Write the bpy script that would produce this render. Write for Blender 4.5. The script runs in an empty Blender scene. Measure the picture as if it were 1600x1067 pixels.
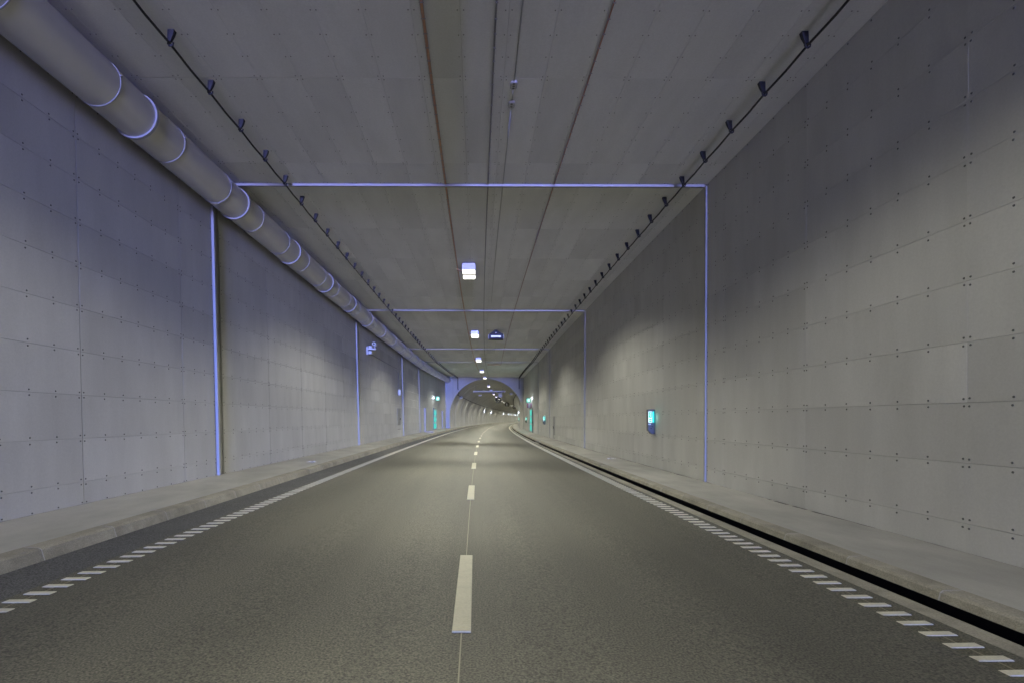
import bpy, bmesh, math, random
from mathutils import Vector, Matrix
random.seed(7)
scene = bpy.context.scene
C = scene.collection

# ------------------------------------------------------------------ camera
CAM_H = 1.43
cam_d = bpy.data.cameras.new('camera')
cam_d.sensor_width = 36.0
cam_d.lens = 18.0
cam_d.shift_x = 0.0375
cam_d.shift_y = 0.0756
cam_d.clip_start = 0.05
cam_d.clip_end = 3000
cam = bpy.data.objects.new('camera', cam_d)
C.objects.link(cam)
cam.location = (0, 0, CAM_H)
cam.rotation_euler = (math.radians(90), 0, 0)
scene.camera = cam

# ------------------------------------------------------------------ dusk sky, seen only through the mouth behind the camera
world = bpy.data.worlds.new('World')
scene.world = world
world.use_nodes = True
wn = world.node_tree.nodes
wl = world.node_tree.links
sky = wn.new('ShaderNodeTexSky')
sky.sky_type = 'NISHITA'
sky.sun_disc = False
sky.sun_elevation = math.radians(14.0)
sky.sun_rotation = math.radians(0)
sky.ozone_density = 10.0
sky.dust_density = 0.0
sky.air_density = 1.0
sky_tint = wn.new('ShaderNodeVectorMath'); sky_tint.operation = 'MULTIPLY'      # tints the sky alone, in place of a camera white balance
sky_tint.inputs[1].default_value = (1.4, 0.59, 1.0)
SKY_TILT = math.radians(4.0)                       # sky and outside ground tilted so daylight through the mouth reaches the ceiling strips
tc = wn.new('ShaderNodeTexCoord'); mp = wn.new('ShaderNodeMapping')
mp.inputs['Rotation'].default_value = (-SKY_TILT, 0, 0)
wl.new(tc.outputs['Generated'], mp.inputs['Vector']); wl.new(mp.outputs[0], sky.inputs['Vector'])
wl.new(sky.outputs['Color'], sky_tint.inputs[0])
wl.new(sky_tint.outputs[0], wn['Background'].inputs['Color'])
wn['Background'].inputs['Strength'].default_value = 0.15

scene.view_settings.view_transform = 'Standard'
scene.view_settings.look = 'None'
EXPO = 10.1                                     # exposed for the lamplit tunnel, not for the daylight outside
K = 2.0 ** -EXPO
scene.view_settings.exposure = EXPO
scene.view_settings.gamma = 1.0
scene.view_settings.use_curve_mapping = False
scene.cycles.use_denoising = True
scene.cycles.max_bounces = 10
scene.cycles.diffuse_bounces = 7
scene.cycles.sample_clamp_indirect = 3.0
scene.cycles.caustics_reflective = False
scene.cycles.caustics_refractive = False

pl = bpy.data.lights.new('sky_portal', 'AREA')     # guides sky sampling through the mouth, emits nothing itself
pl.shape = 'RECTANGLE'; pl.size = 10.8; pl.size_y = 7.0; pl.cycles.is_portal = True
po = bpy.data.objects.new('sky_portal', pl); C.objects.link(po)
po.location = (4.1, -110.1, 3.1)
po.rotation_euler = (math.radians(90), 0, 0.081)
LAMP_W = 1120.0 * K
LAMP_COL = (1.0, 0.98, 0.81)

# ------------------------------------------------------------------ road geometry: arc to the right
R = 1290.0
SLOPE = 0.0127
S_IN, S_END, S_FAR = -110.0, 68.7, 300.0
#     # tunnel mouth, end of box section, far end of vault
H_BOX = CAM_H + 4.985                         # ceiling at the axis
T_R, T_L = 4.88, -5.52
def rise(s):
    if s <= 44 or s > S_END + 0.1: return 0.0
    return 0.63 * (s - 44) / (S_END - 44)
def P(s, t, z):
    a = s / R
    if z > 3.0: z += rise(s) * min(1.0, (z - 3.0) / 3.0)
    return Vector((R - (R - t) * math.cos(a), (R - t) * math.sin(a), z))
def frame(s, t, z):
    """matrix with local x = right, y = along the road, z = up"""
    return Matrix.Translation(P(s, t, z)) @ Matrix.Rotation(-s / R, 4, 'Z')
def zr(t): return -SLOPE * t                  # road surface
def zc(t): return H_BOX - 0.0065 * t          # ceiling surface
def tl(z): return T_L - 0.0242 * (z - 0.25)   # left wall leans outward
def trr(z): return T_R + 0.004 * (z - 0.25)

# ------------------------------------------------------------------ materials
def mat(name, col, rough=0.8, metal=0.0, var=0.0, scale=3.0, rnd=0.0, bump=0.0, bscale=60.0, fine=0.0, emit=None, estr=0.0, coords='Position', stain=0.0, stretch=None):
    m = bpy.data.materials.new(name)
    m.use_nodes = True
    nt = m.node_tree; n = nt.nodes; l = nt.links
    b = n['Principled BSDF']
    b.inputs['Base Color'].default_value = (*col, 1)
    b.inputs['Roughness'].default_value = rough
    b.inputs['Metallic'].default_value = metal
    if emit:
        b.inputs['Emission Color'].default_value = (*emit, 1)
        b.inputs['Emission Strength'].default_value = estr * K
    if var or rnd or fine or bump or stain:
        geo = n.new('ShaderNodeNewGeometry')
        info = n.new('ShaderNodeObjectInfo')
        off = n.new('ShaderNodeVectorMath'); off.operation = 'MULTIPLY_ADD'
        l.new(info.outputs['Random'], off.inputs[0])
        off.inputs[1].default_value = (37.0, 53.0, 19.0) if rnd else (0, 0, 0)
        l.new(geo.outputs['Position'], off.inputs[2])
        vec = off.outputs[0]
        if stretch:
            st = n.new('ShaderNodeVectorMath'); st.operation = 'MULTIPLY'
            l.new(vec, st.inputs[0]); st.inputs[1].default_value = stretch
            svec = st.outputs[0]
        else: svec = vec
        def noise(sc, detail, v):
            t = n.new('ShaderNodeTexNoise'); t.inputs['Scale'].default_value = sc
            t.inputs['Detail'].default_value = detail; t.inputs['Roughness'].default_value = 0.6
            l.new(v, t.inputs['Vector']); return t.outputs['Fac']
        def rng(v, a, c, lo=0.25, hi=0.75):
            r = n.new('ShaderNodeMapRange'); r.inputs['From Min'].default_value = lo; r.inputs['From Max'].default_value = hi
            r.inputs['To Min'].default_value = a; r.inputs['To Max'].default_value = c; l.new(v, r.inputs['Value']); return r.outputs[0]
        def mul(a, c):
            x = n.new('ShaderNodeMath'); x.operation = 'MULTIPLY'; l.new(a, x.inputs[0]); l.new(c, x.inputs[1]); return x.outputs[0]
        f = rng(noise(scale, 5, svec), 1 - var, 1 + var)
        if rnd: f = mul(f, rng(info.outputs['Random'], 1 - rnd, 1 + rnd, 0, 1))
        if fine: f = mul(f, rng(noise(bscale, 2, vec), 1 - fine, 1 + fine, 0.3, 0.7))
        if stain: f = mul(f, rng(noise(scale * 0.23, 6, svec), 1 - stain, 1.0, 0.40, 0.55))
        mx = n.new('ShaderNodeVectorMath'); mx.operation = 'SCALE'
        mx.inputs[0].default_value = col; l.new(f, mx.inputs['Scale'])
        l.new(mx.outputs[0], b.inputs['Base Color'])
        if bump:
            bp = n.new('ShaderNodeBump'); bp.inputs['Strength'].default_value = 1.0; bp.inputs['Distance'].default_value = bump
            l.new(noise(bscale, 3, vec), bp.inputs['Height']); l.new(bp.outputs[0], b.inputs['Normal'])
    return m
M = {}
M['panel'] = mat('fibre_cement_panel', (0.52, 0.515, 0.50), 0.75, var=0.10, scale=1.6, rnd=0.035, fine=0.04, bscale=45, bump=0.0006, stain=0.08, stretch=(1, 1, .22))
M['cpanel'] = mat('ceiling_board', (0.77, 0.775, 0.79), 0.8, var=0.07, scale=1.8, rnd=0.035, fine=0.04, bscale=40, bump=0.0006, stain=0.10, stretch=(1, .25, 1))
M['backing'] = mat('wall_concrete', (0.34, 0.335, 0.31), 0.9, var=0.15)
M['vault'] = mat('vault_concrete', (0.52, 0.515, 0.485), 0.8, var=0.12, scale=0.9, rnd=0.06, stain=0.12)
M['endwall'] = mat('end_wall_concrete', (0.45, 0.45, 0.45), 0.8, var=0.06, scale=1.2)
M['kerb'] = mat('kerb_concrete', (0.33, 0.31, 0.25), 0.9, var=0.18, scale=5, rnd=0.03, fine=0.22, bscale=90, bump=0.002, stain=0.25)
M['walk'] = mat('pavement_concrete', (0.43, 0.42, 0.385), 0.85, var=0.18, scale=1.6, fine=0.05, bscale=60, bump=0.001, stain=0.15, stretch=(1, .5, 1))
M['asphalt'] = mat('asphalt', (0.112, 0.107, 0.080), 0.70, var=0.18, scale=1.1, fine=0.70, bscale=70, bump=0.006, stain=0.22, stretch=(1, .05, 1))
M['asphalt_dark'] = mat('asphalt_shoulder', (0.088, 0.088, 0.086), 0.75, var=0.15, scale=1.2, fine=0.85, bscale=75, bump=0.006)
M['paint'] = mat('road_paint', (0.45, 0.43, 0.32), 0.65, var=0.07, scale=7, fine=0.08, bscale=60, bump=0.003)
M['bar_paint'] = mat('edge_line_paint', (0.60, 0.575, 0.45), 0.6, var=0.08, scale=7, fine=0.10, bscale=60, bump=0.004)
M['string'] = mat('marking_string', (0.27, 0.255, 0.19), 0.8)
M['galv'] = mat('galvanised_steel', (0.40, 0.40, 0.41), 0.6, metal=0.4, var=0.05, scale=6)
M['duct'] = mat('duct_sheet', (0.60, 0.59, 0.57), 0.45, metal=0.4, var=0.05, scale=2.5, rnd=0.03)
M['black'] = mat('black_rubber', (0.012, 0.012, 0.014), 0.55)
M['dark_steel'] = mat('dark_painted_steel', (0.016, 0.016, 0.02), 0.6)
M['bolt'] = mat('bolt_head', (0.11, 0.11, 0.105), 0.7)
M['pale_bolt'] = mat('pale_bolt_head', (0.24, 0.24, 0.24), 0.7)
M['orange'] = mat('orange_cable', (0.62, 0.36, 0.24), 0.6)
M['redbrown'] = mat('red_cable', (0.46, 0.22, 0.18), 0.6)
M['grey_cable'] = mat('grey_cable', (0.22, 0.22, 0.23), 0.6)
M['white'] = mat('white_paint', (0.75, 0.75, 0.75), 0.4)
M['grey_paint'] = mat('grey_cabinet_paint', (0.24, 0.24, 0.23), 0.5)
M['box_grey'] = mat('light_grey_plastic', (0.42, 0.42, 0.43), 0.5)
M['case_grey'] = mat('dark_grey_case', (0.13, 0.13, 0.13), 0.6)
M['lamp_body'] = mat('lamp_housing', (0.62, 0.63, 0.66), 0.35, metal=0.3)
M['lens'] = mat('lamp_lens', (0.9, 0.9, 0.85), 0.3, emit=(1, 0.96, 0.86), estr=5.0)
M['teal'] = mat('teal_backlit_panel', (0.0, 0.35, 0.30), 0.4, emit=(0.0, 0.90, 0.76), estr=0.95)
M['teal_dim'] = mat('teal_light_strip', (0.0, 0.35, 0.30), 0.4, emit=(0.02, 0.9, 0.8), estr=1.0)
M['sign_green'] = mat('sign_green_backlit', (0.0, 0.3, 0.15), 0.4, emit=(0.0, 0.62, 0.36), estr=0.9)
M['sign_white'] = mat('sign_white_backlit', (0.8, 0.8, 0.8), 0.4, emit=(0.92, 1.0, 0.95), estr=0.9)
M['led'] = mat('white_blue_lamp', (0.8, 0.8, 0.8), 0.3, emit=(0.70, 0.82, 1.0), estr=7.0)
M['red'] = mat('dark_red_paint', (0.16, 0.03, 0.04), 0.5)
M['paper'] = mat('paper_scrap', (0.8, 0.8, 0.82), 0.8)
M['earth'] = mat('ground_earth', (0.09, 0.085, 0.07), 0.95, var=0.2, scale=0.5)
M['slot'] = mat('drain_cavity', (0.03, 0.028, 0.024), 0.9)

# ------------------------------------------------------------------ helpers
def mw(o): return o.matrix_basis if o.parent is None else mw(o.parent) @ o.matrix_parent_inverse @ o.matrix_basis
def link(name, mesh, parent=None, m=None, world_space=False):
    o = bpy.data.objects.new(name, mesh); C.objects.link(o)
    if m is not None and mesh is not None and not mesh.materials: mesh.materials.append(M[m])
    if parent is not None:
        o.parent = parent
        if world_space: o.matrix_parent_inverse = mw(parent).inverted()
    return o
def tag(o, label=None, cat=None, group=None, kind=None):
    if label: o['label'] = label
    if cat: o['category'] = cat
    if group: o['group'] = group
    if kind: o['kind'] = kind
    return o
def thing(name, label, cat, s, t, z, group=None):
    o = bpy.data.objects.new(name, None); C.objects.link(o)
    o.empty_display_size = 0.1
    o.matrix_basis = frame(s, t, z)
    return tag(o, label, cat, group)

class MB:
    def __init__(self): self.v = []; self.f = []; self.sm = []
    def add(self, vs, fs, smooth=False):
        k = len(self.v); self.v += [tuple(v) for v in vs]
        self.f += [tuple(i + k for i in f) for f in fs]; self.sm += [smooth] * len(fs)
        return self
    def box(self, x0, x1, y0, y1, z0, z1, fn=None):
        vs = [(x, y, z) for z in (z0, z1) for y in (y0, y1) for x in (x0, x1)]
        if fn: vs = [fn(*v) for v in vs]
        return self.add(vs, [(0, 2, 3, 1), (4, 5, 7, 6), (0, 1, 5, 4), (2, 6, 7, 3), (0, 4, 6, 2), (1, 3, 7, 5)])
    def sbox(self, s0, s1, t0, t1, z0, z1):
        return self.box(t0, t1, s0, s1, z0, z1, fn=lambda x, y, z: P(y, x, z))
    def loft(self, prof, s0, s1, step=2.5, closed=True, caps=True, smooth=False, off=None, tilt=True):
        """profile of (t, z) swept along the road; z is absolute"""
        n = max(1, int(math.ceil((s1 - s0) / step - 1e-6))); k = len(prof)
        vs = []
        for i in range(n + 1):
            s = s0 + (s1 - s0) * i / n
            dt, dz = off(s) if off else (0, 0)
            vs += [P(s, t + dt, z + dz) for t, z in prof]
        fs = []
        for i in range(n):
            for j in range(k if closed else k - 1):
                j2 = (j + 1) % k
                fs.append((i * k + j, i * k + j2, (i + 1) * k + j2, (i + 1) * k + j))
        self.add(vs, fs, smooth)
        if closed and caps:
            b = len(self.v) - len(vs)
            self.f += [tuple(range(b, b + k)), tuple(range(b + n * k, b + n * k + k))]; self.sm += [False, False]
        return self
    def tube(self, pts, r, n=8, smooth=True, r2=None):
        pts = [Vector(p) for p in pts]; vs = []; m = len(pts)
        for i, p in enumerate(pts):
            d = (pts[min(i + 1, m - 1)] - pts[max(i - 1, 0)]).normalized()
            a = d.cross(Vector((0, 0, 1)) if abs(d.z) < 0.9 else Vector((0, 1, 0))).normalized(); b = d.cross(a)
            rr = r if r2 is None else r + (r2 - r) * i / (m - 1)
            vs += [p + a * rr * math.cos(2 * math.pi * k / n) + b * rr * math.sin(2 * math.pi * k / n) for k in range(n)]
        fs = [(i * n + k, i * n + (k + 1) % n, (i + 1) * n + (k + 1) % n, (i + 1) * n + k) for i in range(m - 1) for k in range(n)]
        self.add(vs, fs, smooth)
        b = len(self.v) - len(vs)
        self.f += [tuple(range(b, b + n)), tuple(range(b + (m - 1) * n, b + m * n))]; self.sm += [False, False]
        return self
    def mesh(self, name, fix=True):
        me = bpy.data.meshes.new(name); me.from_pydata(self.v, [], self.f)
        me.polygons.foreach_set('use_smooth', self.sm)
        if fix:
            bm = bmesh.new(); bm.from_mesh(me); bmesh.ops.recalc_face_normals(bm, faces=bm.faces); bm.to_mesh(me); bm.free()
        me.update(); return me
    def build(self, name, m, parent=None, world_space=False):
        return link(name, self.mesh(name), parent, m, world_space)
def bevel(o, w=0.01, seg=2):
    md = o.modifiers.new('bevel', 'BEVEL'); md.width = w; md.segments = seg; md.limit_method = 'ANGLE'
    return o
def copy_tree(o, parent=None):
    c = o.copy(); C.objects.link(c); c.parent = parent
    for ch in list(o.children): copy_tree(ch, c)
    return c
def circ(t, z, r, n=24): return [(t + r * math.cos(2 * math.pi * k / n), z + r * math.sin(2 * math.pi * k / n)) for k in range(n)]

# ================================================================== the setting
ground = MB()
zg = -1.2 - 2400 * math.tan(SKY_TILT)
ground.add([(-2500, -2510, zg), (2500, -2510, zg), (2500, -110, -1.2), (-2500, -110, -1.2), (2500, 500, -1.2), (-2500, 500, -1.2)], [(0, 1, 2, 3), (3, 2, 4, 5)])
tag(ground.build('ground', 'earth'), kind='structure')

T_EDGE_R, T_EDGE_L, T_MID = 3.17, -3.46, -0.086
SH_L = -3.62                                   # where the darker shoulder begins
road = MB().loft([(SH_L, zr(SH_L)), (3.385, zr(3.385)), (3.385, -1.0), (SH_L, -1.0)], -116, S_FAR, 2.5).build('road', 'asphalt')
tag(road, kind='structure')
MB().loft([(-4.3, zr(-4.3) - .006), (SH_L - .001, zr(SH_L) - .004), (SH_L - .001, -1.0), (-4.3, -1.0)], -116, S_FAR, 2.5).build('road_shoulder', 'asphalt_dark', road)

# --- road paint: profiled edge lines of single bars, centre dashes
def bar_mesh(w, L, h=0.0055):
    e = 0.012
    b = MB()
    vs = [(-w/2, 0, 0), (w/2, 0, 0), (w/2, L, 0), (-w/2, L, 0), (-w/2 + e*.3, e*.4, h), (w/2 - e*.3, e*.4, h), (w/2 - e*.3, L - e*.4, h), (-w/2 + e*.3, L - e*.4, h)]
    b.add(vs, [(4, 5, 6, 7), (0, 1, 5, 4), (1, 2, 6, 5), (2, 3, 7, 6), (3, 0, 4, 7)]); return b
bar = bar_mesh(0.215, 0.072).mesh('marking_bar'); bar.materials.append(M['bar_paint'])
for tt, nm in ((T_EDGE_L, 'left_edge_line'), (T_EDGE_R, 'right_edge_line')):
    line = MB().loft([(tt - .006, zr(tt) + .002), (tt + .006, zr(tt) + .002)], 2.0, 30, 1.0, closed=False, caps=False).build(nm, 'string', road)
    s = 2.2; k = 0; far = MB()
    while s < 76:
        if k < 95:
            o = link('marking_bar', bar, line); j = random.uniform
            o.matrix_basis = frame(s + j(-.004, .004), tt + j(-.004, .004), zr(tt) + .001) @ Matrix.Rotation(-SLOPE, 4, 'Y') @ Matrix.Rotation(j(-.012, .012), 4, 'Z')
        else:
            b = bar_mesh(0.215, 0.072)
            fm = frame(s, tt, zr(tt) + .001)
            far.add([fm @ Vector(v) for v in b.v], b.f)
        s += 0.183; k += 1
    tag(far.build('marking_bars_far', 'bar_paint', line), kind='stuff')
    MB().loft([(tt - .1075, zr(tt) + .006), (tt + .1075, zr(tt) + .006)], 76, S_FAR, 2.5, closed=False, caps=False).build('edge_line_strip', 'bar_paint', line)
cl = MB().loft([(T_MID - .0045, zr(T_MID) + .003), (T_MID + .0045, zr(T_MID) + .003)], 0.5, 45, 1.0, closed=False, caps=False).build('centre_line', 'string', road)
s = 3.43
while s < 260:
    d = MB(); n = 14; w = 0.065; t0 = T_MID
    d.loft([(t0 - w, zr(t0) + .001), (t0 - w + .003, zr(t0) + .008), (t0 + w - .003, zr(t0) + .008), (t0 + w, zr(t0) + .001)], s, s + 1.93, 0.5)
    d.build('centre_dash', 'paint', cl); s += 5.68

# --- pavements, kerbs and the slot drain
walk_l = MB().loft([(-6.0, 0.237), (-5.5, 0.237), (-4.42, 0.237 - 1.08 * .055), (-4.42, -1.0), (-6.0, -1.0)], -116, S_FAR, 2.5).build('left_pavement', 'walk')
tag(walk_l, kind='structure')
zk = 0.237 - 1.08 * .055
walk_r = MB().loft([(3.80, 0.100), (4.85, 0.106), (5.4, 0.106), (5.4, -1.0), (3.80, -1.0)], -116, S_FAR, 2.5).build('right_pavement', 'walk')
tag(walk_r, kind='structure')
def kerb_prof_l():
    b = zr(-4.2)
    return [(-4.42, zk + .001), (-4.275, zk - .006), (-4.245, zk - .022), (-4.205, b - .02), (-4.205, -.3), (-4.42, -.3)]
def kerb_prof_r():
    b = zr(3.62)
    return [(3.80, 0.101), (3.655, 0.097), (3.63, 0.080), (3.615, b + .066), (3.64, b + .060), (3.80, b + .060)]
def kerbs(parent, prof, name, s_lim):
    jn = MB()
    for a in range(2, s_lim):
        k = MB().loft(prof, a + .002, a + 1 - .002, 1.0).build(name, 'kerb', parent)
        if a < 30:
            sg = -1 if prof[0][0] > 0 else 1
            jn.loft([(t + .0012 * sg * (i in (1, 2, 3)), z + .0008 * (i < 3)) for i, (t, z) in enumerate(prof)], a - .005, a + .005, 1.0)
    tag(jn.build('mortar_joints', 'walk', parent), kind='stuff')
    tag(MB().loft(prof, s_lim, S_FAR, 2.5).build(name + 's_far', 'kerb', parent), kind='stuff')
    tag(MB().loft(prof, -116, 2, 2.5).build(name + 's_behind', 'kerb', parent), kind='stuff')
kerbs(walk_l, kerb_prof_l(), 'kerb_stone', 46)
kerbs(walk_r, kerb_prof_r(), 'kerb_stone', 46)
gut = MB().loft([(3.386, zr(3.386) + .003), (3.56, zr(3.56) + .003), (3.56, -.5), (3.386, -.5)], -116, S_FAR, 2.5).build('slot_drain', 'kerb')
tag(gut, 'pale concrete slot drain running under the right kerb', 'drain')
MB().loft([(3.561, -.35), (3.79, -.35), (3.79, zr(3.6) + .058), (3.789, -.349)], -116, S_FAR, 2.5, closed=False, caps=False).build('channel', 'slot', gut)
for a in (32.0, 62.0, 92.0):
    bevel(MB().sbox(a, a + 1.1, 3.562, 3.70, -.35, zr(3.6) + .075).build('inlet_block', 'kerb', gut), .01)
    for q in (.3, .65): MB().sbox(a + q, a + q + .06, 3.555, 3.60, -.1, zr(3.6) + .085).build('inlet_rib', 'bolt', gut)

# --- box section: backing walls, ceiling, panels one by one
wall_r = MB().loft([(T_R + .03, -.9), (T_R + .06, 6.9), (T_R + .5, 6.9), (T_R + .5, -.9)], S_IN, S_END, 2.5).build('right_wall', 'backing')
wall_l = MB().loft([(tl(-.9) - .03, -.9), (tl(6.9) - .03, 6.9), (-6.3, 6.9), (-6.3, -.9)], S_IN, S_END, 2.5).build('left_wall', 'backing')
ceil = MB().loft([(-6.2, zc(-6.2) + .03), (5.3, zc(5.3) + .03), (5.3, 7.4), (-6.2, 7.4)], S_IN, S_END, 2.5).build('ceiling', 'backing')
for o in (wall_r, wall_l, ceil): tag(o, kind='structure')
JOINTS = [-14.3, -1.7, 10.9, 23.53, 36.4, 45.0, S_END]
GAP = 0.0034
_pc = {}
def panel_mesh(key, d):
    """thin board: x = depth (0 = face, d behind), y = length, z = height"""
    k = (key, round(d[0], 2), round(d[1], 3))
    if k not in _pc:
        L, Hh = k[1], k[2]; c = .0015; th = .022
        b = MB()
        vs = [(th, 0, 0), (th, L, 0), (th, L, Hh), (th, 0, Hh), (c, 0, 0), (c, L, 0), (c, L, Hh), (c, 0, Hh), (0, c, c), (0, L - c, c), (0, L - c, Hh - c), (0, c, Hh - c)]
        fs = [(8, 9, 10, 11)]
        for i in range(4):
            j = (i + 1) % 4; fs += [(i, j, j + 4, i + 4), (i + 4, j + 4, j + 8, i + 8)]
        b.add(vs, fs); me = b.mesh('panel'); me.materials.append(M['cpanel' if key == 'c' else 'panel']); _pc[k] = me
    return _pc[k]
def spans(anchor, pitch, a, b):
    k = math.floor((a - anchor) / pitch); out = []; x = a
    while x < b - 1e-4:
        k += 1; y = min(b, anchor + k * pitch)
        if y - x > .06: out.append((x, y))
        x = y
    return out
def bolt_disc(mb, mtx, r=.0125):
    n = 6; vs = [(0.002, r * math.cos(a * math.pi / 3), r * math.sin(a * math.pi / 3)) for a in range(n)] + [(-.005, .8 * r * math.cos(a * math.pi / 3), .8 * r * math.sin(a * math.pi / 3)) for a in range(n)]
    fs = [tuple(range(n, 2 * n))] + [(i, (i + 1) % n, (i + 1) % n + n, i + n) for i in range(n)]
    mb.add([mtx @ Vector(v) for v in vs], fs)
def clad(kind, parent, u_spans, anchors, s_obj0, s_obj1):
    """kind r/l/c; u = height on walls, lateral on the ceiling"""
    stuff = MB(); bolts = MB()
    blocks = [(S_IN, JOINTS[0])] + list(zip(JOINTS[:-1], JOINTS[1:]))
    for bi, (a, b) in enumerate(blocks):
        a2 = a + (.30 if kind == 'l' and bi > 0 else .05) if bi > 0 else a
        b2 = b - .03
        for (s0, s1) in spans(anchors(a), 2.5, a2, b2):
            for (u0, u1) in u_spans:
                jit = random.uniform(-.0016, .0016) if kind != 'c' else random.uniform(-.0004, .0004)
                if s0 >= s_obj0 and s1 <= s_obj1:
                    me = panel_mesh(kind, (s1 - s0 - GAP, u1 - u0 - GAP))
                    o = link('panel', me, parent)
                    sm, hl = (s0 + s1) / 2, (s1 - s0 - GAP) / 2
                    if kind == 'r': m = frame(sm, trr(u0) + jit, u0 + GAP / 2) @ Matrix.Translation((0, -hl, 0))
                    elif kind == 'l': m = frame(sm, tl(u0) + jit * .5, u0 + GAP / 2) @ Matrix.Translation((0, hl, 0)) @ Matrix.Rotation(-.0242, 4, 'Y') @ Matrix.Rotation(math.pi, 4, 'Z')
                    else: m = frame(sm, u1 - GAP / 2, zc(u1) + jit) @ Matrix.Translation((0, -hl, 0)) @ Matrix.Rotation(-math.pi / 2, 4, 'Y') @ Matrix.Rotation(0.0065, 4, 'Y') 
                    o.matrix_basis = m
                    L, Hh = s1 - s0 - GAP, u1 - u0 - GAP
                    if s0 < 34:
                        nb = max(1, int(round(L / .41)))
                        for i in range(nb + 1):
                            y = .035 + (L - .07) * i / nb
                            for z in ((.037, Hh - .037) if Hh > .3 else (Hh - .037,)):
                                bolt_disc(bolts, m @ Matrix.Translation((0, y + random.uniform(-.006, .006), z + random.uniform(-.006, .006))), .0125 if kind != 'c' else .010)
                else:
                    if kind == 'r': f = lambda x, y, z: P(y, trr(z) + x, z)
                    elif kind == 'l': f = lambda x, y, z: P(y, tl(z) - x, z)
                    if kind in 'rl': stuff.box(jit, .022, s0 + GAP / 2, s1 - GAP / 2, u0 + GAP / 2, u1 - GAP / 2, fn=f)
                    else: stuff.box(u0 + GAP / 2, u1 - GAP / 2, s0 + GAP / 2, s1 - GAP / 2, jit, .022, fn=lambda x, y, z: P(y, x, zc(x) + z))
    tag(link('far_panels', stuff.mesh('far_panels'), parent, 'cpanel' if kind == 'c' else 'panel'), kind='stuff')
    tag(link('panel_bolts', bolts.mesh('panel_bolts', fix=False), parent, 'pale_bolt' if kind == 'c' else 'bolt'), kind='stuff')
rows_r = [(0.10, CAM_H - 1.036)] + [(CAM_H - 1.036 + .6 * k, CAM_H - 1.036 + .6 * (k + 1)) for k in range(10)]
rows_l = [(0.22, CAM_H - .88)] + [(CAM_H - .88 + .61 * k, CAM_H - .88 + .61 * (k + 1)) for k in range(9)] + [(CAM_H - .88 + 5.49, 6.44)]
cols_c = [(-5.7, -5.58)] + [(-.18 + .6 * k, -.18 + .6 * (k + 1)) for k in range(-9, 8)] + [(4.62, 4.90)]
clad('r', wall_r, rows_r, lambda a: 5.1 if a < 5 else a + .05, 2.5, 45.0)
clad('l', wall_l, rows_l, lambda a: 7.2 if a < 5 else a + .30, 2.5, 45.0)
clad('c', ceil, cols_c, lambda a: 7.5 if a < 5 else a + .05, 4.5, 45.0)

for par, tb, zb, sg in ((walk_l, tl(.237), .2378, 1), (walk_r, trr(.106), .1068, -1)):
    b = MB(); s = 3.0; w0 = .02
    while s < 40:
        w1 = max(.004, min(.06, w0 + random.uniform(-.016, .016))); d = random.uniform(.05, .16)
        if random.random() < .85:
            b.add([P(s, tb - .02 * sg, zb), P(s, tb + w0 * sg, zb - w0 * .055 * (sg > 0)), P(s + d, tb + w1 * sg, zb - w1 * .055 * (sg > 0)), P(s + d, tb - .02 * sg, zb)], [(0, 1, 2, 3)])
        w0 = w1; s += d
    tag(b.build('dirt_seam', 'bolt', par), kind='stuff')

# --- end wall of the box section with the arched opening, and the vault behind it
AC_T, AC_Z, AC_R = -0.10, 1.86, 4.96
def arch_pts(r, n=40):
    pts = [(AC_T - r + .12, -.3), (AC_T - r + .02, .9)]
    pts += [(AC_T - r * math.cos(math.pi * k / n), AC_Z + r * math.sin(math.pi * k / n)) for k in range(n + 1)]
    pts += [(AC_T + r - .02, .9), (AC_T + r - .12, -.3)]
    return pts
ap = arch_pts(AC_R)
ew = MB(); outer = []
for (t, z) in ap:
    d = (t - AC_T, max(z - AC_Z, 0.0)); k = 1e9
    if d[0]: k = min(k, 6.0 / abs(d[0]))
    if d[1] > 0: k = min(k, 5.9 / d[1])
    outer.append((AC_T + d[0] * k, z if z <= AC_Z else AC_Z + d[1] * k))
n = len(ap); vs = []
for s_ in (S_END + .001, S_END + .6):
    vs += [P(S_END + 10, t, z) - P(S_END + 10, 0, 0) + P(s_, 0, 0) for t, z in ap] + [P(S_END + 10, t, z) - P(S_END + 10, 0, 0) + P(s_, 0, 0) for t, z in outer]
fs = []
for i in range(n - 1):
    fs += [(i, i + 1, n + i + 1, n + i), (2*n + i, 3*n + i, 3*n + i + 1, 2*n + i + 1), (i, 2*n + i, 2*n + i + 1, i + 1), (n + i, n + i + 1, 3*n + i + 1, 3*n + i)]
ew.add(vs, fs)
tag(ew.build('end_wall', 'endwall'), kind='structure')
for tt in (-4.62, 4.28, 4.83):
    MB().box(tt, tt + .03, S_END - .012, S_END + .01, .2, 6.9, fn=lambda x, y, z: P(y, x, z)).build('wall_groove_strip', 'grey_paint', bpy.data.objects['end_wall'])
vault = MB().loft(arch_pts(AC_R + .25), S_END + .3, S_FAR, 4.0, closed=False, caps=False, smooth=True).build('vault', 'backing')
tag(vault, kind='structure')
MB().add([P(S_FAR, t, z) for t, z in arch_pts(AC_R + .3)], [tuple(range(n))]).build('vault_end', 'backing', vault)
rings = []
s = S_END + .02
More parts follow.
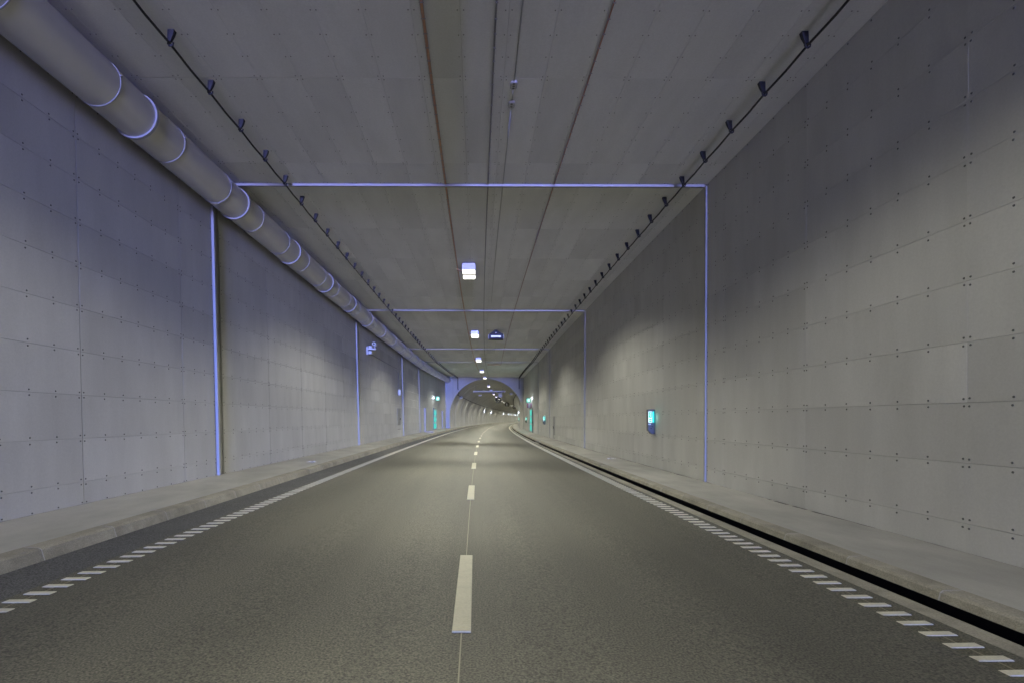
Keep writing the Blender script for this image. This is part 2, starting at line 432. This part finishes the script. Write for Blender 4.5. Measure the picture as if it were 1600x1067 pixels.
while s < S_FAR - 1:
    L = 8.0
    ri, ro = arch_pts(AC_R), arch_pts(AC_R + .2)
    ch = arch_pts(AC_R + .14)
    b = MB(); m_ = 6; vs = []; k = len(ri)
    sl = [(s, ch), (s + .02, ch), (s + .30, ri)] + [(s + .30 + (L - .62) * q / 4, ri) for q in range(1, 5)] + [(s + L - .04, ch)]
    for ss, pr in sl: vs += [P(ss, t, z) for t, z in pr]
    b.add(vs, [(i * k + j, i * k + j + 1, (i + 1) * k + j + 1, (i + 1) * k + j) for i in range(len(sl) - 1) for j in range(k - 1)], True)
    me = b.mesh('lining_ring'); me.set_sharp_from_angle(angle=math.radians(25))
    link('lining_ring', me, vault, 'vault'); s += L

# ================================================================== things
# --- metal covers over the expansion joints
NAMES = {10.9: 'metal joint cover crossing ceiling and walls just past the first pair of small ceiling boxes', 23.53: 'metal joint cover crossing ceiling and walls between the first lamp and the dark peaked housing',
         36.4: 'metal joint cover crossing ceiling and walls beside the tall grey wall hatches', 45.0: 'thin metal joint cover next before the emergency exit doors'}
for sj in JOINTS[2:-1]:
    g = thing('joint_cover', NAMES[sj], 'joint cover', sj, 0, H_BOX - .08)
    e = MB(); 
    e.box(0, .066, sj - .02, sj + .05, .20, 6.43, fn=lambda x, y, z: P(y, tl(z) + x - .012, z)); bevel(e.build('left_strip', 'galv', g, True), .006)
    e = MB(); e.box(-5.58, 4.86, sj - .02, sj + .05, -.048, .012, fn=lambda x, y, z: P(y, x, zc(x) + z)); bevel(e.build('ceiling_strip', 'galv', g, True), .006)
    e = MB(); e.box(-.034, .012, sj - .02, sj + .05, .09, 6.36, fn=lambda x, y, z: P(y, trr(z) + x, z)); bevel(e.build('right_strip', 'galv', g, True), .006)

# --- ventilation duct
DT, DZ, DR = -5.18, CAM_H + 4.61, 0.322
duct = thing('ventilation_duct', 'long round grey sheet-metal ventilation duct along the left top corner', 'duct', 0, DT, DZ)
F0 = 7.78 - 3.15 * 38
ring_n = 40
def ring_mb(s, w, r0, r1):
    b = MB()
    for q in range(ring_n):
        a, c = 2 * math.pi * q / ring_n, 2 * math.pi * (q + 1) / ring_n
        vs = [P(ss, DT + r * math.cos(x), DZ + r * math.sin(x)) for ss in (s - w / 2, s + w / 2) for r in (r0, r1) for x in (a, c)]
        b.add(vs, [(0, 2, 3, 1), (4, 5, 7, 6), (2, 6, 7, 3)])
    return b
k = 0
while F0 + 3.15 * k < S_END - .3:
    f = F0 + 3.15 * k
    a, b = max(S_IN, f), min(S_END - .02, f + 3.15)
    if b > S_IN:
        MB().loft(circ(DT, DZ, DR, 40), a, b, 1.6, smooth=True, caps=False).build('duct_section', 'duct', duct, True)
    if f > 4:
        fl = ring_mb(f, .05, DR - .01, DR + .026).build('flange_ring', 'galv', duct, True)
    for q in (-.78, .76):
        sb = f + q
        if 4 < sb < S_END - .2:
            bd = ring_mb(sb, .018, DR - .005, DR + .009).build('hanger_band', 'galv', duct, True)
            MB().box(DT + DR - .03, DT + DR + .022, sb - .012, sb + .012, DZ + .085, DZ + .097, fn=lambda x, y, z: P(y, x, z)).build('band_clamp', 'galv', duct, True)
    k += 1

# --- black cables in hook hangers
def hook_mesh(side):
    b = MB(); h = .17
    vs = []
    for z, w, d, x in ((0, .042, .030, .035 * side), (-.07, .036, .025, .022 * side), (-.145, .022, .016, 0.0)):
        vs += [(x - w, -d, z), (x + w, -d, z), (x + w, d, z), (x - w, d, z)]
    fs = [(0, 1, 2, 3), (8, 9, 10, 11)] + [(i * 4 + j, i * 4 + (j + 1) % 4, i * 4 + 4 + (j + 1) % 4, i * 4 + 4 + j) for i in range(2) for j in range(4)]
    b.add(vs, fs)
    b.tube([(-.012, 0, -.135), (-.02, 0, -.165), (-.004, 0, -.19), (.022, 0, -.195), (.044, 0, -.18), (.048, 0, -.15)], .013, 7)
    me = b.mesh('hanger_hook'); me.materials.append(M['dark_steel']); return me
for tt, side, lab in ((-3.95, 1, 'black cable in hook hangers nearer the round duct'), (4.26, -1, 'black cable in hook hangers along the ceiling beside the duct-free wall')):
    zt = zc(tt)
    cb = thing('ceiling_cable', lab, 'cable', 0, tt, zt - .17, group='hanging cables')
    hk = hook_mesh(side)
    pts = []
    s = -5.0
    while s < S_END - .05:
        ph = (s - 6.6) % .985 / .985
        pts.append(P(s, tt + .01, zt - .168 - .016 * math.sin(math.pi * ph) ** 2)); s += .985 / 4
    pts.append(P(S_END, tt + .01, zt - .168))
    MB().tube(pts, .0165, 6).build('cable', 'black', cb, True)
    s = 6.6 - .985 * 5
    while s < S_END - .3:
        o = link('hanger_hook', hk, cb); o.matrix_basis = mw(cb).inverted() @ frame(s, tt, zt + .001); s += .985
    # run down the end wall and along the vault
    pts = [P(S_END - .03, tt, 6.6), P(S_END - .03, tt, 5.1), P(S_END + .3, tt * .97, 4.9)]
    s = S_END + .5
    ang = math.radians(36) 
    while s < S_FAR:
        pts.append(P(s, AC_T + math.copysign(1, tt) * (AC_R - .09) * math.cos(ang), AC_Z + (AC_R - .09) * math.sin(ang))); s += 3
    MB().tube(pts, .05, 6).build('vault_cable', 'black', cb, True)

# --- flat cable runs on the ceiling with cross ties
def cable_run(tt, m, w, lab, s1, jog=None, tie=.25):
    g = thing('cable_run', lab, 'cable run', 0, tt, zc(tt) - .03)
    zt = zc(tt)
    nc = max(1, int(w / .018))
    for q in range(nc):
        x = tt - w / 2 + w * (q + .5) / nc
        MB().loft([(x + .008 * math.cos(a), zt - .019 + .008 * math.sin(a)) for a in (0.0, 1.05, 2.1, 3.14, 4.2, 5.25)], -10, s1, 1.0, smooth=True).build('cable', m, g, True)
    MB().loft([(tt - w / 2 - .009, zt - .004), (tt - w / 2 - .009, zt - .0105), (tt + w / 2 + .003, zt - .0105), (tt + w / 2 + .003, zt - .004)], -10, s1, 1.0).build('tray_base', 'box_grey', g, True)
    tm = MB().box(-w / 2 - .012, w / 2 + .012, -.006, .006, -.032, -.028).mesh('cross_tie'); tm.materials.append(M['galv'])
    s = 4.6
    while s < min(s1, 40):
        o = link('cross_tie', tm, g); o.matrix_basis = mw(g).inverted() @ frame(s, tt, zt); s += tie
    if jog:
        MB().box(tt - jog, tt, s1 - .05, s1 + .03, -.05, -.002, fn=lambda x, y, z: P(y, x, zc(x) + z)).build('branch', m, g, True)
cable_run(-.64, 'orange', .036, 'flat run of orange cables along the ceiling beside the lamps', S_END - .2)
cable_run(.26, 'grey_cable', .018, 'thin grey cable run along the ceiling between the orange and the red-brown runs', S_END - .2)
cable_run(1.66, 'redbrown', .020, 'red-brown cable run along the ceiling ending in a short branch', 47.5, jog=1.25)
g = thing('ceiling_conduit', 'thin pale conduit on the ceiling interrupted by two small boxes', 'conduit', 5, .575, zc(.575) - .02)
for a, b in ((-5, 7.55), (7.72, 8.0), (8.22, 22)):
    MB().loft([(.575 + .009 * math.cos(q), zc(.575) - .011 + .009 * math.sin(q)) for q in (0, 1.05, 2.1, 3.14, 4.2, 5.25)], a, b, 1.0, smooth=True).build('conduit', 'box_grey', g, True)
for s, lab in ((7.64, 'small pale oval junction box with three recesses on the ceiling conduit'), (8.11, 'small pale junction box with two recesses on the ceiling conduit')):
    g = thing('junction_box', lab, 'junction box', s, .575, zc(.575))
    b = MB(); n_ = 20
    pr = [(.052 * math.copysign(abs(math.cos(2*math.pi*k/n_))**.5, math.cos(2*math.pi*k/n_)), .09 * math.copysign(abs(math.sin(2*math.pi*k/n_))**.6, math.sin(2*math.pi*k/n_))) for k in range(n_)]
    b.add([(x, y, 0) for x, y in pr] + [(x, y, -.018) for x, y in pr] + [(x * .85, y * .9, -.026) for x, y in pr],
          [tuple(range(2*n_, 3*n_))] + [(i + q, (i + 1) % n_ + q, (i + 1) % n_ + n_ + q, i + n_ + q) for q in (0, n_) for i in range(n_)])
    b.build('housing', 'box_grey', g)
    for y in ((-.05, 0, .05) if s < 8 else (-.035, .035)):
        MB().tube([(0, y, -.0255), (0, y, -.0285)], .018, 10).build('recess', 'bolt', g)

# --- lamps
def make_lamp():
    g = thing('tunnel_lamp', 'x', 'lamp', 0, 0, 0)
    W, L, Hh = .215, .52, .22
    b = MB()
    pr = [(-W, -.03), (-W + .03, 0), (W - .03, 0), (W, -.03), (W + .012, -Hh), (-W - .012, -Hh)]
    b.add([(x, -L, z) for x, z in pr] + [(x, L, z) for x, z in pr], [tuple(range(6)), tuple(range(6, 12))] + [(i, (i + 1) % 6, (i + 1) % 6 + 6, i + 6) for i in range(6)])
    bevel(b.build('housing', 'lamp_body', g), .015, 2)
    MB().box(-W + .04, W - .04, -L + .08, L - .08, -.001, .06).build('mounting_plate', 'dark_steel', g)
    for y0, y1 in ((-L + .03, -.09), (.09, L - .03)):
        ln = MB().box(-W + .02, W - .02, y0, y1, -Hh - .022, -Hh - .002).build('lens', 'lens', g)
    MB().box(-W + .02, W - .02, -.085, .085, -Hh - .028, -Hh - .001).build('divider', 'dark_steel', g)
    MB().tube([(-W - .005, .1, -.08), (-W - .1, .12, -.06), (-W - .2, .06, -.02)], .014, 6).build('lead', 'orange', g)
    ld = bpy.data.lights.new('lamp_beam', 'SPOT')
    ld.energy = LAMP_W * .88; ld.color = LAMP_COL; ld.spot_size = math.radians(150); ld.spot_blend = .38; ld.shadow_soft_size = .16
    lo = bpy.data.objects.new('lamp_beam', ld); C.objects.link(lo); lo.parent = g; lo.location = (0, 0, -Hh - .06)
    for sg in (-1, 1):
        l2 = bpy.data.lights.new('lamp_beam', 'SPOT')
        l2.energy = LAMP_W * 1.75; l2.color = LAMP_COL; l2.spot_size = math.radians(86); l2.spot_blend = 1.0; l2.shadow_soft_size = .16
        q = bpy.data.objects.new('lamp_beam', l2); C.objects.link(q); q.parent = g; q.location = (0, .05 * sg, -Hh - .07)
        q.rotation_euler = (math.radians(46) * sg, 0, 0)
    return g
lamp0 = make_lamp()
LAB = {16.8: 'bright tunnel lamp with orange lead on the flat ceiling, alone before the dark peaked housing', 29.3: 'bright tunnel lamp on the flat ceiling beside the dark peaked housing',
       41.8: 'tunnel lamp on the flat ceiling level with the branch of the red-brown cable run', 54.3: 'tunnel lamp on the flat ceiling above the emergency exit doors', 66.8: 'last tunnel lamp on the flat ceiling before the arched opening'}
s = 16.8 - 37.5
while s < S_FAR - 5:
    g = copy_tree(lamp0)
    if s < S_END:
        g.matrix_basis = frame(s, -.26, zc(-.26) - .03)
        if s < 10:                                # the entrance lamps burn on a lower step
            for ch in g.children:
                if ch.type == 'LIGHT': ch.data = ch.data.copy(); ch.data.energy *= .6
        key = round(s, 1)
        tag(g, LAB.get(key, 'dimmed tunnel lamp on the flat ceiling towards the daylight mouth'), 'lamp', 'lamps along the ceiling')
    else:
        g.matrix_basis = frame(s, -.1, CAM_H + 5.22)
        tag(g, 'small bright tunnel lamp in the row along the crown of the vault', 'lamp', 'lamps along the vault crown')
    s += 12.5
for o in list(lamp0.children) + [lamp0]: bpy.data.objects.remove(o)

# --- dark peaked housing on the ceiling
g = thing('sign_housing', 'dark blue-black peaked box with pale bar hung from the ceiling beside a lamp', 'sign housing', 28.6, .93, zc(.93))
pr = [(-.42, -.52), (.42, -.52), (.42, -.26), (.07, -.06), (-.07, -.06), (-.42, -.26)]
b = MB(); b.add([(x, 0, z) for x, z in pr] + [(x, .5, z) for x, z in pr], [tuple(range(6)), tuple(range(6, 12))] + [(i, (i + 1) % 6, (i + 1) % 6 + 6, i + 6) for i in range(6)])
bevel(b.build('housing', 'dark_steel', g), .012)
MB().box(-.08, .08, .1, .4, -.06, .0).build('bracket', 'dark_steel', g)
MB().box(-.27, .27, -.02, .0, -.43, -.33).build('bar', 'lamp_body', g)
for x in (-.43, .40): MB().box(x, x + .03, -.012, .3, -.53, -.27).build('rim', 'galv', g)
for x in (-.32, .32): MB().tube([(x, -.012, -.37), (x, .0, -.37)], .03, 10).build('knob', 'black', g)
MB().tube([(0, -.015, -.18), (0, 0, -.18)], .028, 10).build('stud', 'white', g)

# --- surveillance camera on the left wall with conduit and small box
zcam = CAM_H + 3.55
g = thing('surveillance_camera', 'white surveillance camera on a bracket high on the left wall', 'camera', 25.7, tl(zcam), zcam)
bevel(MB().box(0, .07, -.12, .12, -.32, .1).build('wall_plate', 'lamp_body', g), .01)
MB().box(.03, .46, -.05, .05, -.06, .0).build('arm', 'white', g)
MB().box(.12, .28, -.14, .14, .0, .11).build('junction', 'lamp_body', g)
cm = MB().tube([(.40, -.02, .02), (.40, -.02, .1)], .03, 8).build('pivot', 'white', g)
cc = MB().tube([(.40, -.25, .2), (.40, .25, .22)], .085, 16).build('barrel', 'white', g)
MB().tube([(.40, -.256, .2), (.40, -.249, .2)], .05, 12).build('lens', 'black', cc)
MB().box(.10, .26, -.13, .13, -.28, -.14).build('control_box', 'lamp_body', g)
zq = CAM_H + 3.36
g = thing('wall_conduit', 'thin dark conduit on the left wall from the camera down to a small white box', 'conduit', 25.8, tl(zq), zq)
pts = [P(25.8, tl(zq) + .05, zq - .1), P(26.3, tl(zq) + .04, zq - .02)] + [P(26.3 + q * .84, tl(zq) + .025, zq) for q in range(1, 10)] + [P(34.5, tl(zq) + .03, zq - .02), P(34.8, tl(zq) + .03, zq - .15), P(34.85, tl(3.4) + .03, 3.4)]
MB().tube(pts, .022, 6).build('pipe', 'grey_cable', g, True)
g = thing('wall_box', 'small white box on the left wall at the end of a conduit', 'box', 34.85, tl(3.3), CAM_H + 1.85)
bevel(MB().box(0, .14, -.13, .13, -.22, .16).build('case', 'white', g), .012)
MB().box(.138, .148, -.1, .1, -.18, .12).build('lid', 'lamp_body', g)

# --- grey hatches in the walls
def hatch(lab, s, t, z, w, h, side):
    g = thing('wall_hatch', lab, 'hatch', s, t, z)
    x0, x1 = (-.012, .03) if side > 0 else (-.03, .012)
    fr = MB()
    for a in ((-w/2, -w/2 + .06, 0, h), (w/2 - .06, w/2, 0, h), (-w/2 + .06, w/2 - .06, 0, .06), (-w/2 + .06, w/2 - .06, h - .06, h)):
        fr.box(x0, x1, a[0], a[1], a[2], a[3])
    fr.build('frame', 'grey_paint', g)
    xx = -.004 if side > 0 else .004
    MB().box(min(xx, xx + .03 * side), max(xx, xx + .03 * side), -w/2 + .061, w/2 - .061, .061, h - .061).build('door', 'grey_paint', g)
    xh = -.04 if side > 0 else .012
    MB().box(xh, xh + .03, w/2 - .28, w/2 - .2, h * .45, h * .55).build('handle', 'black', g)
hatch('grey steel hatch low in the left wall under the small white box', 34.7, tl(1.2), CAM_H - .70, 1.25, 1.44, -1)
hatch('narrow grey steel hatch low in the right wall next to a metal joint cover', 34.05, trr(1.0), CAM_H - 1.27, 1.0, 1.46, 1)

# --- emergency call points on the right wall
def call_point(lab, s, t, z, wall=True):
    g = thing('call_point', lab, 'call point', s, t, z, group='emergency call points')
    prs = [(-.19, .27), (.0, .27), (.0, -.40), (-.11, -.40), (-.15, -.33), (-.19, -.31)]
    b = MB(); b.add([(x, 0, q) for x, q in prs] + [(x, .14, q) for x, q in prs], [tuple(range(6)), tuple(range(6, 12))] + [(i, (i + 1) % 6, (i + 1) % 6 + 6, i + 6) for i in range(6)])
    bevel(b.build('case', 'case_grey', g), .008)
    sg = MB().box(-.183, -.083, -.012, -.001, -.09, .215).build('sign', 'sign_white', g)
    MB().box(-.172, -.094, -.016, -.0125, .045, .20).build('green_field', 'sign_green', sg)
    ph = MB(); ph.tube([(-.125, -.018, .075), (-.140, -.018, .10), (-.141, -.018, .15), (-.125, -.018, .178)], .009, 6)
    ph.build('receiver_symbol', 'sign_white', sg)
    for zz in (-.005, -.058): MB().box(-.166, -.100, -.016, -.0125, zz - .016, zz + .016).build('green_bar', 'sign_green', sg)
    MB().box(-.068, -.030, -.02, -.001, -.09, .215).build('light_strip', 'teal_dim', g)
    MB().box(-.188, -.12, -.02, -.001, -.155, -.12).build('handle', 'white', g)
    for x, q in ((-.08, -.2), (-.11, -.25)): MB().tube([(x, -.006, q), (x, .001, q)], .014, 8).build('button', 'black', g)
    lt = bpy.data.lights.new('call_point_glow', 'POINT'); lt.energy = .4 * K; lt.color = (.05, .95, .85); lt.shadow_soft_size = .03
    lo = bpy.data.objects.new('call_point_glow', lt); C.objects.link(lo); lo.parent = g; lo.location = (-.16, -.14, .06)
call_point('emergency call box with lit green phone sign, standing alone on the right wall', 14.05, trr(1.4), CAM_H)
call_point('emergency call box between the narrow grey hatch and the emergency door', 39.2, trr(1.4), CAM_H)
call_point('emergency call box between the emergency door and the arched opening', 61.0, trr(1.4), CAM_H)
call_point('emergency call box on the vault wall under a white lamp', 88.0, AC_T + AC_R - .01, CAM_H)

# --- emergency exit doors with teal panels, signs and lamps
def exit_door(lab, s0, s1, side, cols, z0, h):
    t = (lambda z: trr(z)) if side > 0 else (lambda z: tl(z))
    g = thing('emergency_door', lab, 'door', (s0 + s1) / 2, t(.2), z0)
    w = s1 - s0
    def bx(x0, x1, y0, y1, q0, q1): return MB().box(min(-side * x0, -side * x1), max(-side * x0, -side * x1), y0, y1, q0, q1)
    for a in ((-w/2 - .08, -w/2), (w/2, w/2 + .08)): bx(-.02, .05, a[0], a[1], 0, h + .08).build('frame_post', 'grey_paint', g)
    bx(-.02, .05, -w/2, w/2, h, h + .08).build('frame_head', 'grey_paint', g)
    pw = w / cols
    for c in range(cols):
        y0 = -w/2 + c * pw
        lf = bx(.0, .02, y0 + .01, y0 + pw - .01, .0, h - .01).build('leaf', 'box_grey', g)
        for q in range(3):
            z = .12 + q * (h - .1) / 3
            bx(.0205, .028, y0 + .20, y0 + pw - .20, z, z + (h - .1) / 3 - .20).build('lit_panel', 'teal', lf)
        bx(.021, .07, y0 + pw - .08, y0 + pw - .05, h * .45, h * .5).build('handle', 'galv', lf)
    return g
exit_door('double emergency exit door with six lit teal panels in the left wall', 55.2, 57.6, -1, 2, CAM_H - 1.12, 2.28)
exit_door('emergency exit door with a stack of three lit teal panels in the right wall', 51.6, 54.7, 1, 1, CAM_H - 1.27, 2.4)
g = thing('door_screen', 'tall dark grey steel plate standing out beside the right emergency door', 'steel plate', 50.6, trr(1), zr(4.8) + .17)
bevel(MB().box(-.11, 0, 0, .9, -.02, 2.2).build('plate', 'grey_paint', g), .01); MB().box(-.12, -.08, -.01, .0, .9, 1.1).build('latch', 'black', g)
g = thing('floor_plate', 'flat metal step plate on the left pavement in front of the exit door', 'step plate', 47.6, tl(.3) + .12, .16)
bevel(MB().box(0, .75, 0, 1.2, 0, .15).build('tread', 'galv', g), .01); MB().box(.05, .7, -.01, .0, .02, .06).build('toe_slot', 'bolt', g)
for s, lab in ((48.1, 'narrow metal post on the left wall by the step plate'), (63.7, 'narrow metal post on the left wall by the arched opening')):
    g = thing('wall_post', lab, 'post', s, tl(1), .2)
    bevel(MB().box(-.03, .13, 0, .08, 0, 2.25).build('shaft', 'galv', g), .01); MB().box(-.03, .15, -.02, .1, 2.25, 2.29).build('cap', 'galv', g)
def exit_sign(lab, s, t, z):
    g = thing('exit_sign', lab, 'sign', s, t, z)
    bevel(MB().box(-.21, .21, 0, .09, -.22, .22).build('case', 'box_grey', g), .01)
    f = MB().box(-.2, .2, -.012, -.001, -.21, .21).build('face', 'sign_green', g)
    MB().box(.0, .12, -.016, -.0125, -.15, .16).build('doorway_symbol', 'sign_white', f)
    r_ = MB(); r_.tube([(-.06, -.016, .12), (-.06, -.015, .12001)], .03, 8)
    r_.box(-.085, -.045, -.017, -.0128, -.04, .09); r_.box(-.13, -.085, -.017, -.0128, .02, .05); r_.box(-.045, -.01, -.017, -.0128, .02, .05)
    r_.box(-.12, -.085, -.017, -.0128, -.15, -.03); r_.box(-.045, -.012, -.017, -.0128, -.12, -.03)
    r_.build('running_figure_symbol', 'sign_white', f)
    MB().box(-.03, .03, .09, .2, -.05, .05).build('bracket', 'box_grey', g)
exit_sign('lit green and white exit sign above the left emergency door', 57.0, -5.28, CAM_H + 2.24)
exit_sign('lit green and white exit sign above the right emergency door', 54.0, 4.64, CAM_H + 1.95)
def wall_lamp(lab, s, t, z, side, e=7.0, sz=1.0, group=None):
    g = thing('wall_lamp', lab, 'lamp', s, t, z, group)
    x = (lambda a: -side * a * sz)
    def bx(x0, x1, *r): return MB().box(min(x(x0), x(x1)), max(x(x0), x(x1)), *[q * sz for q in r])
    bx(0, .05, -.06, .06, -.16, .16).build('back_plate', 'box_grey', g)
    bevel(bx(.051, .10, -.045, .045, -.13, .13).build('diffuser', 'led', g), .01)
    lt = bpy.data.lights.new('wall_lamp_light', 'POINT'); lt.energy = e * 3 * K; lt.color = (.78, .87, 1.0); lt.shadow_soft_size = .05
    lo = bpy.data.objects.new('wall_lamp_light', lt); C.objects.link(lo); lo.parent = g; lo.location = (x(.16), 0, 0)
wall_lamp('small white lamp washing the wall beside the left exit sign', 55.3, tl(3.7), CAM_H + 2.28, -1, 9)
wall_lamp('small white lamp washing the wall beside the right exit sign', 51.8, trr(3.5), CAM_H + 2.05, 1, 9)
for s in (140, 162, 208, 229, 238, 255, 265):
    wall_lamp('bluish white wall lamp on the far curve of the vault', s, AC_T - AC_R * math.cos(math.asin((3.55 - AC_Z) / AC_R)) + .02, 3.55, -1, 14, 1.5, 'wall lamps in the vault')
wall_lamp('bluish white wall lamp above the call box on the vault wall', 88.0, AC_T + AC_R - .06, CAM_H + 1.15, 1, 8, 1.3)
g = thing('hydrant_sign', 'dark red sign with grey middle above the right emergency door', 'sign', 52.3, 4.62, CAM_H + 1.4)
bevel(MB().box(-.24, .24, 0, .1, -.25, .25).build('plate', 'grey_paint', g), .01)
for a in (-.235, .12): MB().box(a, a + .115, -.012, -.001, -.24, .24).build('red_band', 'red', g)
MB().box(-.03, .03, .1, .26, -.04, .04).build('bracket', 'grey_paint', g)

# --- gantry, signals and jet fans in the vault
zb = CAM_H + 4.12
g = thing('sign_gantry', 'pale metal beam across the vault with hung signal boxes', 'gantry', 76.0, 0, zb)
MB().box(-2.3, 2.45, -.08, .08, -.09, .09).build('beam', 'galv', g)
for a in (-1.9, -.05, 2.1): MB().tube([(a, 0, .08), (a, 0, AC_Z + math.sqrt(AC_R ** 2 - (a - AC_T) ** 2) - zb)], .03, 6).build('hanger', 'grey_paint', g)
for a in (-1.45, -1.1): MB().tube([(a, 0, -.08), (a, 0, -.65)], .012, 6).build('drop_rod', 'galv', g)
MB().box(-1.5, -1.05, -.05, .05, -.66, -.5).build('sensor', 'galv', g)
MB().box(1.3, 1.9, -.12, .12, -.2, -.09).build('clamp', 'black', g)
bevel(MB().box(1.42, 2.0, -.1, .1, -.86, -.3).build('signal_box', 'galv', g), .02)
for a, lab in ((-4.05, 'small metal bracket on the left haunch of the vault mouth'), (3.35, 'small metal bracket on the right haunch of the vault mouth')):
    zz = AC_Z + math.sqrt(AC_R ** 2 - (a - AC_T) ** 2)
    g = thing('vault_bracket', lab, 'bracket', 75.0, a, zz - .3)
    MB().box(-.25, .25, -.1, .1, -.08, .08).build('plate', 'galv', g); MB().box(-.05, .05, .0, .08, .08, .4).build('stem', 'galv', g)
for s, t in ((123, .1), (160.5, .5), (198, .6)):
    g = thing('jet_fan', 'dark round jet fan hung under the vault crown', 'jet fan', s, t, CAM_H + 4.55, group='jet fans')
    b = MB(); n_ = 24; rr = [(.50, .62), (.50, -1.6), (.56, -1.7), (.66, -1.6), (.66, 1.7), (.5, 1.6)]
    pr = [(.50, -1.6), (.58, -1.72), (.68, -1.6), (.68, 1.6), (.58, 1.72), (.50, 1.6)]
    vs = [(r * math.cos(2*math.pi*k/n_), y, r * math.sin(2*math.pi*k/n_)) for r, y in pr for k in range(n_)]
    b.add(vs, [(i * n_ + k, i * n_ + (k + 1) % n_, ((i + 1) % 6) * n_ + (k + 1) % n_, ((i + 1) % 6) * n_ + k) for i in range(6) for k in range(n_)], True)
    b.build('casing', 'case_grey', g)
    MB().tube([(0, -.5, 0), (0, .5, 0)], .17, 12).build('hub', 'dark_steel', g)
    for q in range(7):
        a = 2 * math.pi * q / 7
        MB().add([(.16 * math.cos(a), -.08, .16 * math.sin(a)), (.49 * math.cos(a), -.05, .49 * math.sin(a)), (.49 * math.cos(a + .35), .05, .49 * math.sin(a + .35)), (.16 * math.cos(a + .5), .08, .16 * math.sin(a + .5)),
                  (.16 * math.cos(a), -.07, .16 * math.sin(a)), (.49 * math.cos(a), -.04, .49 * math.sin(a)), (.49 * math.cos(a + .35), .06, .49 * math.sin(a + .35)), (.16 * math.cos(a + .5), .09, .16 * math.sin(a + .5))],
                 [(0, 1, 2, 3), (4, 5, 6, 7), (0, 1, 5, 4), (1, 2, 6, 5), (2, 3, 7, 6), (3, 0, 4, 7)]).build('blade', 'dark_steel', g)
    for y in (-1.1, 1.1): MB().box(-.05, .05, y - .05, y + .05, .66, 1.0).build('hanger', 'dark_steel', g)

# --- scraps on the pavements
for s, t, z, lab in ((14.6, -4.72, .196, 'crumpled white paper scrap on the left pavement near the kerb'), (17.0, 4.45, .105, 'thin white paper scrap on the right pavement')):
    b = MB(); vs = []
    for i in range(5):
        for j in range(4): vs.append((-.13 + .065 * i, -.08 + .05 * j, random.uniform(.004, .05)))
    b.add(vs, [(i * 4 + j, i * 4 + j + 1, i * 4 + j + 5, i * 4 + j + 4) for i in range(4) for j in range(3)])
    o = b.build('paper_scrap', 'paper'); o.matrix_basis = frame(s, t, z)
    md = o.modifiers.new('thick', 'SOLIDIFY'); md.thickness = .002
    tag(o, lab, 'paper')
